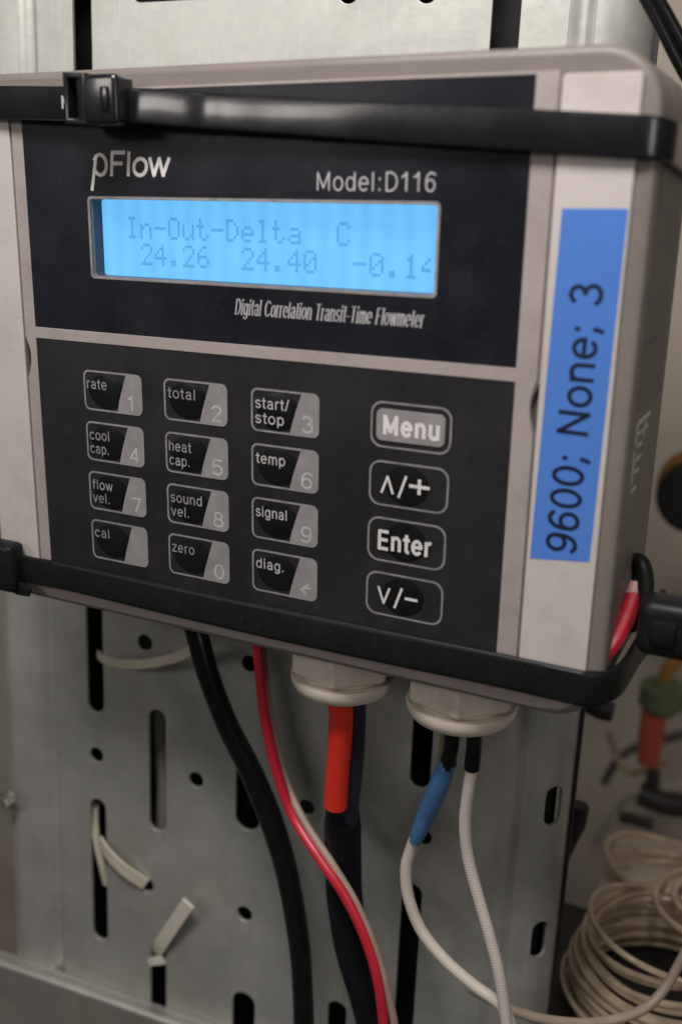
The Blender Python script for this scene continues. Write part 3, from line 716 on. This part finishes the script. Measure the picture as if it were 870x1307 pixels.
# name plate on the right side
def side(p): return (178.06 + p[1], p[0], p[2])
plate = sheet('name_plate', [rrect(7, 38, -76, -19, 1, 3)], 0, .12, 'plate_grey', fm, label='dark printed plate on the right side of the case', fn=side)
for zz, a, b, h in ((-31, 7.5, 14, 1.6), (-31.2, 14, 37, .4), (-38, 7.5, 37, .5), (-50, 9, 30, .5), (-60, 9, 26, .5)):
    sheet('plate_line', [rc(a, b, zz, zz + h)], .13, .17, 'tape_ink' , plate, fn=side)
for (za, zb, ya, yb) in ((-84, -79, 9, 10), (-94, -86, 9, 9.8), (-79.5, -78.5, 11, 26), (-89, -88.2, 12, 19), (-85.5, -84.8, 12, 18), (-96.5, -95.8, 10, 16), (-84, -80, 20, 21), (-92, -91.3, 12, 17), (-82.3, -81.7, 12, 25)):
    sheet('side_marking', [rc(ya, yb, za, zb)], 0, .1, 'print_bold', fm, fn=side)
# cable glands
def gland(cx, cy, ang, lab):
    g = lathe('cable_gland', [(10, 1), (13.2, 1), (13.2, -2.5), (13, -3)], (cx, cy, -155.4), 'gland_cream', fm, label=lab)
    V = []; F = []
    lv = [(15.4, -155.9), (16.4, -156.6), (16.4, -167.0), (15.6, -168.0)]
    for r_, z in lv:
        for k in range(6):
            a0 = R(ang + 60 * k)
            for s in (-2, 2):
                a = a0 + R(s); V.append((cx + r_ * math.cos(a), cy + r_ * math.sin(a), z))
    for i in range(3):
        for k in range(12): F.append((i * 12 + k, i * 12 + (k + 1) % 12, (i + 1) * 12 + (k + 1) % 12, (i + 1) * 12 + k))
    F.append(tuple(range(12))); F.append(tuple(range(36, 48)))
    mesh('gland_nut', V, F, 'gland_cream', g)
    lathe('gland_collar', [(8, -11), (13.4, -12.0), (13.5, -13.4), (16.2, -13.6), (16.5, -14.2), (16.3, -16.0), (15.2, -18.0), (13.2, -19.2), (10.5, -19.8), (9.4, -19.6), (9.0, -18), (9.0, -12)], (cx, cy, -155.4), 'gland_cream', g)
    lathe('gland_seal', [(0, -18.2), (9.0, -18.2), (9.05, -17), (0, -17)], (cx, cy, -155.4), 'cable_black', g)
gland(94.6, 23, -76, 'left cream plastic cable gland holding the red and black cables')
gland(133.6, 23, -76, 'right cream plastic cable gland holding the white braided wires')

# ================================================================== CABLE TIES
tt = empty('cable_tie', (36, -8, -5), 'glossy black cable tie strapped across the top of the flow meter', 'cable tie', 'black cable ties strapping the meter')
W_ = 8.8; T_ = 1.5
ribbon('strap', [(-27, 60, -2, W_, T_, 0), (-26, 30, -2.4, W_, T_, 0), (-24.8, 4, -2.7, W_, T_, 0), (-21, -2.0, -3.0, W_, T_, 0), (-4, -3.0, -3.6, W_, T_, 0), (20, -4.6, -4.6, W_, T_, -2), (34, -6.2, -5.3, W_, T_, -4),
      (44, -6.0, -5.8, W_, T_, 5), (52, -5.6, -6.3, W_, T_, 5), (60, -4.9, -7.0, W_, T_, 5.5), (66, -4.0, -7.4, W_, T_, 5.5), (73, -4.1, -7.9, W_, T_, 5.5), (84, -3.5, -8.6, W_, T_, 5), (95, -3.3, -9.4, W_, T_, 4), (104, -3.2, -10, W_, T_, 3), (115, -3.0, -10.7, W_, T_, 0), (143, -2.6, -12.6, W_, T_, 0), (168, -2.4, -14.2, W_, T_, 0),
      (175.5, -1.6, -14.7, W_, T_, 0), (179.4, 2.2, -15.2, W_, T_, 0), (180.2, 8, -15.6, W_, T_, 0), (180.4, 30, -17.2, W_, T_, 0), (180.4, 62, -19, W_, T_, 0)], 'tie_black', tt)
hd = box('head', (30.0, -12.5, -10.9), (43.4, -4.4, 1.6), 'tie_black', tt, bev=1.4, seg=3)
ring_o = [(26.2, -10.4), (33.5, -10.9), (33.5, 1.9), (26.2, 2.3)]
sheet('head_frame', [ring_o, [(27.6, -8.9), (32.2, -9.2), (32.2, .4), (27.6, .8)]], -12.6, -4.6, 'tie_black', hd, bevel=.5)
box('pawl', (38.6, -13.2, -7.4), (41.2, -12.2, -1.6), 'tie_black', hd, bev=.4)
lettering('tie_marking_glint', 'MA', 20.0, -5.8, 3.0, 'print_text', tt, -5.75, weight=.2, width=4.4)  # raised letters, coloured pale for the glints on them

bt = empty('cable_tie', (80, -4, -146), 'matte black cable tie strapped across the bottom of the flow meter with knuckled ends', 'cable tie', 'black cable ties strapping the meter')
ribbon('strap', [(-26.5, 56, -143, 9, 1.6, 0), (-25.8, 20, -143.5, 9, 1.6, 0), (-22, -1.5, -144.0, 9, 1.6, 0), (-8, -3, -145.2, 9, 1.6, 0), (8, -2.8, -144.9, 9.0, 1.5, 2), (40, -2.8, -145.2, 9.2, 1.5, 5), (80, -2.8, -145.4, 9.5, 1.5, 6), (120, -2.7, -145.3, 9.4, 1.5, 4),
      (150, -2.6, -145.0, 9.2, 1.5, 2), (168, -2.4, -145.2, 9.4, 1.6, 0), (174.5, -1.6, -145.4, 9.6, 1.6, 0), (179.3, 3.4, -145.2, 9.4, 1.6, 0), (181.2, 10, -144.6, 9, 1.6, 0), (182, 24, -143.5, 9, 1.6, 0), (183.5, 40, -143, 9, 1.6, 0), (182, 62, -143, 9, 1.6, 0)], 'tie_matte', bt)
# left head, end on
lh = box('head', (-22, -9, -152.5), (-9.2, -1.6, -136.2), 'tie_matte', bt, bev=2.0, seg=3, label='square locking head at the left end of the strap')
ribbon('strap_tail', [(-14, -6, -150, 5, 1.6, 0), (-9.5, -5.2, -151.5, 4.5, 1.4, 0), (-6.0, -4.4, -152.4, 3.0, 1.2, 0)], 'tie_matte', lh)
rh = box('head', (183.0, 7, -137.8), (206, 18, -122.5), 'tie_matte', bt, bev=3.6, seg=4, label='chunky locking head at the right side of the case')
box('pawl', (187, 5.8, -133.5), (193, 8.0, -127.0), 'tie_matte', rh, bev=.8, seg=2)
tube('strap_tail', [(179.4, 22.0, -136.2), (182.2, 20.0, -129.3), (182.2, 22.0, -123.4), (180.8, 24.0, -119.3), (179.0, 26.0, -118.9), (177.5, 28.0, -122.5), (176.8, 30.0, -127.8)], [2.2, 2.5, 2.4, 2.2, 2.2, 1.8, 1.5], 'tie_matte', rh, seg=10)
rp = empty('red_wire', (178.0, 26.0, -135.7), 'short red wire with a pale end wedged behind the tie at the right', 'wire')
tube('insulation', [(176.3, 4.0, -139.1), (178.1, 9.0, -135.5), (179.3, 15.0, -131.0), (179.9, 20.0, -126.5)], [1.6, 2.3, 2.5, 2.1], 'wire_red', rp)
tube('end_sleeve', [(179.7, 20.0, -126.5), (179.8, 22.0, -123.6)], [2.1, 1.7], 'paint_pink', rp)

# ================================================================== CABLES BELOW
bc = tube('power_cable', [(33.6, 30.0, -166.4), (36.7, 29.0, -174.1), (40.2, 29.0, -185.7), (46.3, 31.0, -204.1), (53.9, 34.0, -222.1), (60.7, 36.0, -240.3), (67.0, 37.0, -261.8), (72.6, 36.0, -287.8), (75.4, 34.0, -306.0), (77.4, 32.0, -328.5)], [3.9, 3.9, 3.8, 4.1, 4.3, 4.1, 3.9, 3.9], 'cable_black', None, seg=16)
tag(bc, 'thick black power cable bending down from under the left of the meter', 'cable')
rw = tube('red_wire', [(61.6, 26.0, -166.2), (62.4, 26.0, -175.9), (63.8, 27.0, -194.7), (67.5, 28.0, -213.6), (73.2, 29.0, -230.2), (85.9, 24.0, -239.7), (97.3, 21.0, -248.6), (105.9, 20.0, -261.7), (111.9, 19.0, -277.4), (115.7, 18.0, -299.1)], 1.85, 'wire_red', None)
tag(rw, 'long thin red wire curving down between the black cables', 'wire')
rw.name = 'red_wire'
bw = tube('beige_wire', [(60.4, 31.0, -169.8), (62.1, 31.0, -186.7), (65.8, 31.0, -206.5), (69.6, 32.0, -221.2), (78.6, 28.0, -231.0), (91.9, 24.0, -241.7), (101.8, 22.0, -252.3), (109.9, 21.0, -267.1), (116.7, 20.0, -287.4), (119.3, 19.0, -298.3)], 1.35, 'wire_beige', None)
tag(bw, 'thin beige wire running down beside the long red wire', 'wire')

sc = empty('sleeved_cable', (94.6, 23, -176), 'black sleeved cable hanging from the left cream gland', 'cable')
tube('core', [(98.6, 24, -170), (99.1, 24.0, -183.0), (98.4, 25.0, -197.6), (96.9, 26.0, -212.9), (94.6, 29.0, -227.2)], [2.9, 3.0, 3.1, 3.1], 'core_navy', sc)
tube('outer_sleeve', [(92.3, 29.0, -213.0), (92.1, 30.0, -227.0), (91.8, 32.0, -245.3), (92.3, 33.0, -261.7), (96.2, 32.0, -279.1), (102.6, 31.0, -295.7), (108.5, 30.0, -314.5)], [4.3, 6.3, 6.3, 6.3, 6.4, 6.2], 'sleeve_black', sc, seg=18)
rt = tube('red_lead', [(93.6, 20, -170), (95.5, 20.0, -180.9), (95.4, 20.0, -190.3), (94.3, 21.0, -203.7), (93.3, 22.0, -217.0)], 3.9, 'tube_red', None, seg=18)
tag(rt, 'bright red plastic tube ending on the black sleeved cable under the left gland', 'sleeve')

g1 = empty('sensor_wire', (131, 20, -176), 'white wire with a blue shrink sleeve from the right gland', 'wire')
tube('black_lead', [(130.5, 20, -170), (132.3, 20.0, -180.0), (131.6, 21.0, -187.0), (130.3, 22.0, -194.0)], 2.3, 'cable_black', g1)
tube('shrink_sleeve', [(130.9, 22.0, -190.4), (128.2, 23.0, -199.3), (124.6, 25.0, -209.8), (120.9, 26.0, -220.9), (119.8, 26.0, -224.8)], [2.7, 3.2, 3.3, 2.5, 1.9], 'shrink_blue', g1, seg=16)
tube('braided_lead', [(120.4, 26.0, -221.4), (118.2, 27.0, -228.8), (116.8, 27.0, -236.7), (118.1, 27.0, -246.8), (123.0, 27.0, -257.8), (132.0, 26.0, -265.3), (142.1, 25.0, -270.1), (152.6, 24.0, -273.7), (157.4, 23.0, -281.6)], 1.95, 'braid_cream', g1, seg=14)
g2 = empty('sensor_wire', (136, 20, -176), 'white braided wire with a black shrink sleeve from the right gland', 'wire')
tube('shrink_sleeve', [(136.6, 20, -170), (139.1, 20.0, -178.7), (138.7, 21.0, -190.1)], 2.35, 'cable_black', g2)
tube('braided_lead', [(138.9, 21.0, -188.4), (138.1, 21.0, -196.6), (137.3, 22.0, -209.7), (138.7, 23.0, -222.4), (142.8, 23.0, -235.3), (148.0, 22.0, -248.6), (152.5, 21.0, -262.3), (156.8, 20.0, -282.3)], 1.85, 'braid_white', g2, seg=14)
gw = tube('green_wire', [(127.5, 25, -170), (127.6, 26.0, -184.7), (126.9, 27.0, -193.6), (124.8, 29.0, -203.5)], 1.3, 'wire_green', None)
tag(gw, 'short olive green wire beside the blue sleeve', 'wire')
tw = tube('tan_wire', [(139.0, 34.0, -280.4), (152.8, 34.0, -282.9), (164.7, 40.0, -287.5), (178.3, 50.0, -291.0), (190.5, 60.0, -289.5), (197.1, 68.0, -283.5), (202.6, 76.0, -269.1)], 1.7, 'wire_beige', None)
tag(tw, 'tan wire looping along the bottom right towards the coil', 'wire')
tb = empty('cable', (166.5, 55.0, 13.7), 'pair of black cables crossing the top right corner', 'cable')
tube('black_core', [(157.3, 55.0, 28.0), (161.5, 55.0, 22.3), (166.1, 57.0, 15.0), (171.1, 60.0, 6.7), (178.1, 64.0, -3.6)], 1.5, 'cable_black', tb)
tube('black_core', [(159.9, 58.0, 28.4), (163.9, 58.0, 22.6), (168.5, 60.0, 15.7), (173.8, 63.0, 7.2), (179.6, 66.0, -1.6)], 1.9, 'cable_black', tb)

# white cable tie tails threaded through the upright
def strip3(name, P, wd, th, m, parent, side_dir):
    pts = catmull(P, 8); V = []; F = []; sd = Vector(side_dir).normalized()
    for i, p in enumerate(pts):
        d = (pts[min(i + 1, len(pts) - 1)] - pts[max(i - 1, 0)]).normalized()
        s = (sd - d * sd.dot(d)).normalized(); nn = d.cross(s)
        for a, b in ((-.5, -.5), (.5, -.5), (.5, .5), (-.5, .5)): V.append(p + s * a * wd + nn * b * th)
    for i in range(len(pts) - 1):
        for j in range(4): F.append((i * 4 + j, i * 4 + (j + 1) % 4, (i + 1) * 4 + (j + 1) % 4, (i + 1) * 4 + j))
    F.append((0, 1, 2, 3)); n = (len(pts) - 1) * 4; F.append((n, n + 1, n + 2, n + 3))
    return mesh(name, V, F, m, parent, smooth=30)
z1_ = empty('white_cable_tie', (7.2, 45.3, -316.0), 'cut white cable tie tail poking out of the lowest slot at left', 'cable tie')
strip3('strap', [(-4.4, 51.4, -337.5), (0.9, 46.3, -327.6), (6.7, 44.2, -317.2), (18.9, 43.1, -296.2)], 5.6, 1.3, 'tie_white', z1_, (1, 0, -.7))
strip3('strap_end', [(-4.0, 46.0, -335.7), (3.5, 46.7, -332.4)], 3.2, 1.2, 'tie_white', z1_, (0, 0, 1))
z2_ = empty('white_cable_tie', (-16.8, 44.8, -288.1), 'yellowed flat cable tie bent from the left slot to a round hole', 'cable tie')
strip3('strap', [(-32.5, 51.4, -270.8), (-31.4, 49.2, -276.7), (-29.0, 46.9, -285.9), (-26.5, 46.2, -296.0), (-25.5, 47.3, -306.1)], 3.0, 1.0, 'tie_clear', z2_, (1, 0, 0))
strip3('strap_end', [(-26.8, 46.0, -283.5), (-20.9, 44.0, -287.1), (-13.1, 43.9, -291.9), (-4.3, 46.5, -297.7)], 5.2, 1.0, 'tie_clear', z2_, (0, 0, 1))
z3_ = strip3('white_cable_tie', [(-27.4, 52.1, -202.0), (-21.8, 49.5, -202.1), (-10.6, 47.9, -200.9), (3.4, 46.7, -196.6), (16.5, 45.0, -190.4), (27.0, 41.1, -182.8), (32.0, 39.7, -179.3)], 3.6, 1.0, 'tie_clear', None, (0, 0, 1))
tag(z3_, 'pale cable tie looped from the top left slot round the thick black cable', 'cable tie')
# pale cable standing behind the second slot column
pcb = tube('grey_cable', [(-5.7, 63.1, -217.2), (-4.8, 60.9, -244.1), (-4.8, 61.0, -262.4), (-8.8, 62.9, -298.9)], 2.6, 'tie_white', None)
tag(pcb, 'grey cable seen through the second slot column of the upright', 'cable')
pcc = tube('dark_cable', [(35.7, 62.9, -223.9), (37.1, 61.0, -246.5), (34.5, 63.0, -284.4)], 3.2, 'cable_black', None)
tag(pcc, 'black cable seen through the wide slot behind the power cable', 'cable')

# ================================================================== RIGHT BACKGROUND
shelf = box('equipment_box', (130, 76, -430), (340, 168, -336), 'cabinet_black', None, bev=3)
tag(shelf, 'black equipment box the wire coil rests on', 'box')
CX, CY = 193, 120
coil = empty('wire_coil', (CX, CY, -335), 'coil of many loops of pale translucent wire at the bottom right', 'wire coil')
rng = random.Random(3)
for k in range(20):
    r0 = 31.0 + rng.uniform(-1.0, 3.4) + (3.2 if k < 14 else 0); zc = -335 + k * 1.85 + rng.uniform(-.6, .6)
    ox, oy = rng.uniform(-1.5, 1.5), rng.uniform(-1.5, 1.5); ph = rng.uniform(0, 6.28); tl = rng.uniform(-2.4, 2.4) + (0 if k < 15 else (k - 14) * 1.5)
    P = [(CX + ox + r0 * (1 + .02 * math.sin(2 * a * .1745 + ph)) * math.cos(a * .1745), CY + oy + r0 * math.sin(a * .1745), zc + tl * math.sin(a * .1745 + ph)) for a in range(0, 37)]
    P[-1] = P[0]
    tube('loop', P, rng.uniform(1.15, 1.4), 'coil_clear', coil, seg=8, n=3)
for k, (dx, r0, zc, tl) in enumerate(((26, 35, -291, 6), (32, 34, -287, 8))):
    P = [(CX + dx + r0 * math.cos(a * .1745), CY + 16 + r0 * math.sin(a * .1745), zc + tl * math.cos(a * .1745 + 1.0)) for a in range(0, 37)]; P[-1] = P[0]
    tube('loop', P, 1.45, 'coil_clear', coil, seg=8, n=3)
hub = lathe('spool', [(0, 0), (23, 0), (23, 8), (21, 10), (0, 10)], (CX + 2, CY, -335.5), 'cabinet_black', None)
tag(hub, 'black spool core standing inside the pale wire coil', 'spool')
coil2 = empty('wire_coil', (225, 215, -330), 'blurred loops of pale wire behind the large coil', 'wire coil')
c2 = Vector((179.9, 215.0, -335.1))
for k in range(3):
    r0 = 30 + 2.5 * k; P = [c2 + Vector((6 + r0 * math.cos(a * .1745), r0 * .7 * math.sin(a * .1745), -10 + k * 5 + 3 * math.sin(a * .35 + k))) for a in range(0, 37)]; P[-1] = P[0]
    tube('loop', P, 1.6, 'coil_clear', coil2, seg=8, n=3)
shelf2 = box('bench_block', (150, 180, -460), (420, 260, c2.z - 14), 'wall_beige', None, bev=3)
tag(shelf2, 'beige bench block carrying the rear wire loops', 'bench')
# connector: green collar over an orange body
cn = empty('connector', (153.3, 330.0, -307.7), 'green and orange plastic connector hanging out of focus at the right', 'connector')
c0 = Vector((152.7, 330.0, -310.4))
lathe('collar', [(0, 12), (7, 12), (8, 9), (13, 8), (13.5, -4), (9, -6), (8.5, -9), (0, -9)], c0 + Vector((3, 0, 8)), 'plastic_green', cn)
lathe('body', [(0, 0), (7.2, 0), (7.6, -16), (6.4, -36), (0, -36.5)], c0 + Vector((-.5, 0, 0)), 'plastic_orange', cn)
tube('lead', [c0 + Vector((3, 0, 18)), c0 + Vector((6, 2, 30)), c0 + Vector((18, 8, 46))], 4.2, 'plastic_amber', cn)
pl = tube('cable_plug', [(146.2, 150.0, -225.9), (152.1, 150.0, -226.9), (157.3, 150.0, -227.1)], [3.8, 4.6, 4.2], 'plastic_dark', None); tag(pl, 'small dark plug poking out beside the upright below the meter', 'plug')
cl = empty('clamp', (176.4, 210.0, -295.3), 'dark blurred metal clamp lying above the wire coils', 'clamp')
tube('bar', [(152.7, 300.0, -350.1), (168.3, 300.0, -352.6), (189.2, 300.0, -348.3)], 7.0, 'plastic_dark', cl)
tube('stem', [(159.0, 300.0, -334.5), (159.9, 300.0, -346.9)], 4.0, 'plastic_dark', cl)
rd = tube('dark_rod', [(147.6, 270.0, -349.7), (156.9, 270.0, -349.3), (165.7, 270.0, -349.5)], 3.2, 'plastic_dark', None); tag(rd, 'short dark rod lying above the wire coils', 'rod')
kn = empty('knob', (157.4, 330.0, -179.7), 'round black knob with an amber ring at the right edge of the view', 'knob')
kc = Vector((159.5, 330.0, -179.4))
lathe('grip', [(0, -6), (16, -6), (20, -3), (20, 6), (0, 6)], kc, 'cabinet_black', kn, axis='Y')
lathe('ring', [(12, 6), (22, 6), (22, 11), (12, 11)], kc + Vector((0.5, 0, 4.0)), 'plastic_amber', kn, axis='Y')
bk = tube('edge_shade_tube', [(158.1, 95.0, -239.2), (156.5, 95.0, -247.0), (154.0, 95.0, -256.2), (152.1, 95.0, -268.9)], [3.2, 4.2, 3.8, 2.4], 'cabinet_black', None, seg=8); tag(bk, 'black tube standing for the shade behind the right side of the upright', 'shade')  # black tube put in for the shade beside the flange edge

cb = box('junction_box', (169.8, 430.0, -410.2), tuple(a + b for a, b in zip((169.8, 430.0, -410.2), (70, 40, 60))), 'case_grey', None, bev=4); tag(cb, 'blurred grey box against the wall at the right edge', 'box')
for k, (pa, pb, pc, rr) in enumerate((((118.7, 380.0, -359.4), (133.9, 380.0, -384.4), (157.7, 380.0, -371.9), 2.4), ((116.4, 400.0, -409.3), (129.7, 400.0, -381.2), (167.8, 400.0, -356.3), 3.0), ((126.7, 330.0, -410.0), (142.6, 330.0, -374.2), (177.2, 330.0, -353.3), 2.2))):
    t = tube('pale_cable', [pa, pb, pc], rr, ('coil_clear', 'plate_grey', 'tie_clear')[k], None, seg=10)
    tag(t, ('thin pale cable curving above the small dark rod, out of focus', 'grey cable slanting up behind the orange connector, out of focus', 'yellowish cable rising from behind the coil, out of focus')[k], 'cable', 'blurred cables behind the meter')
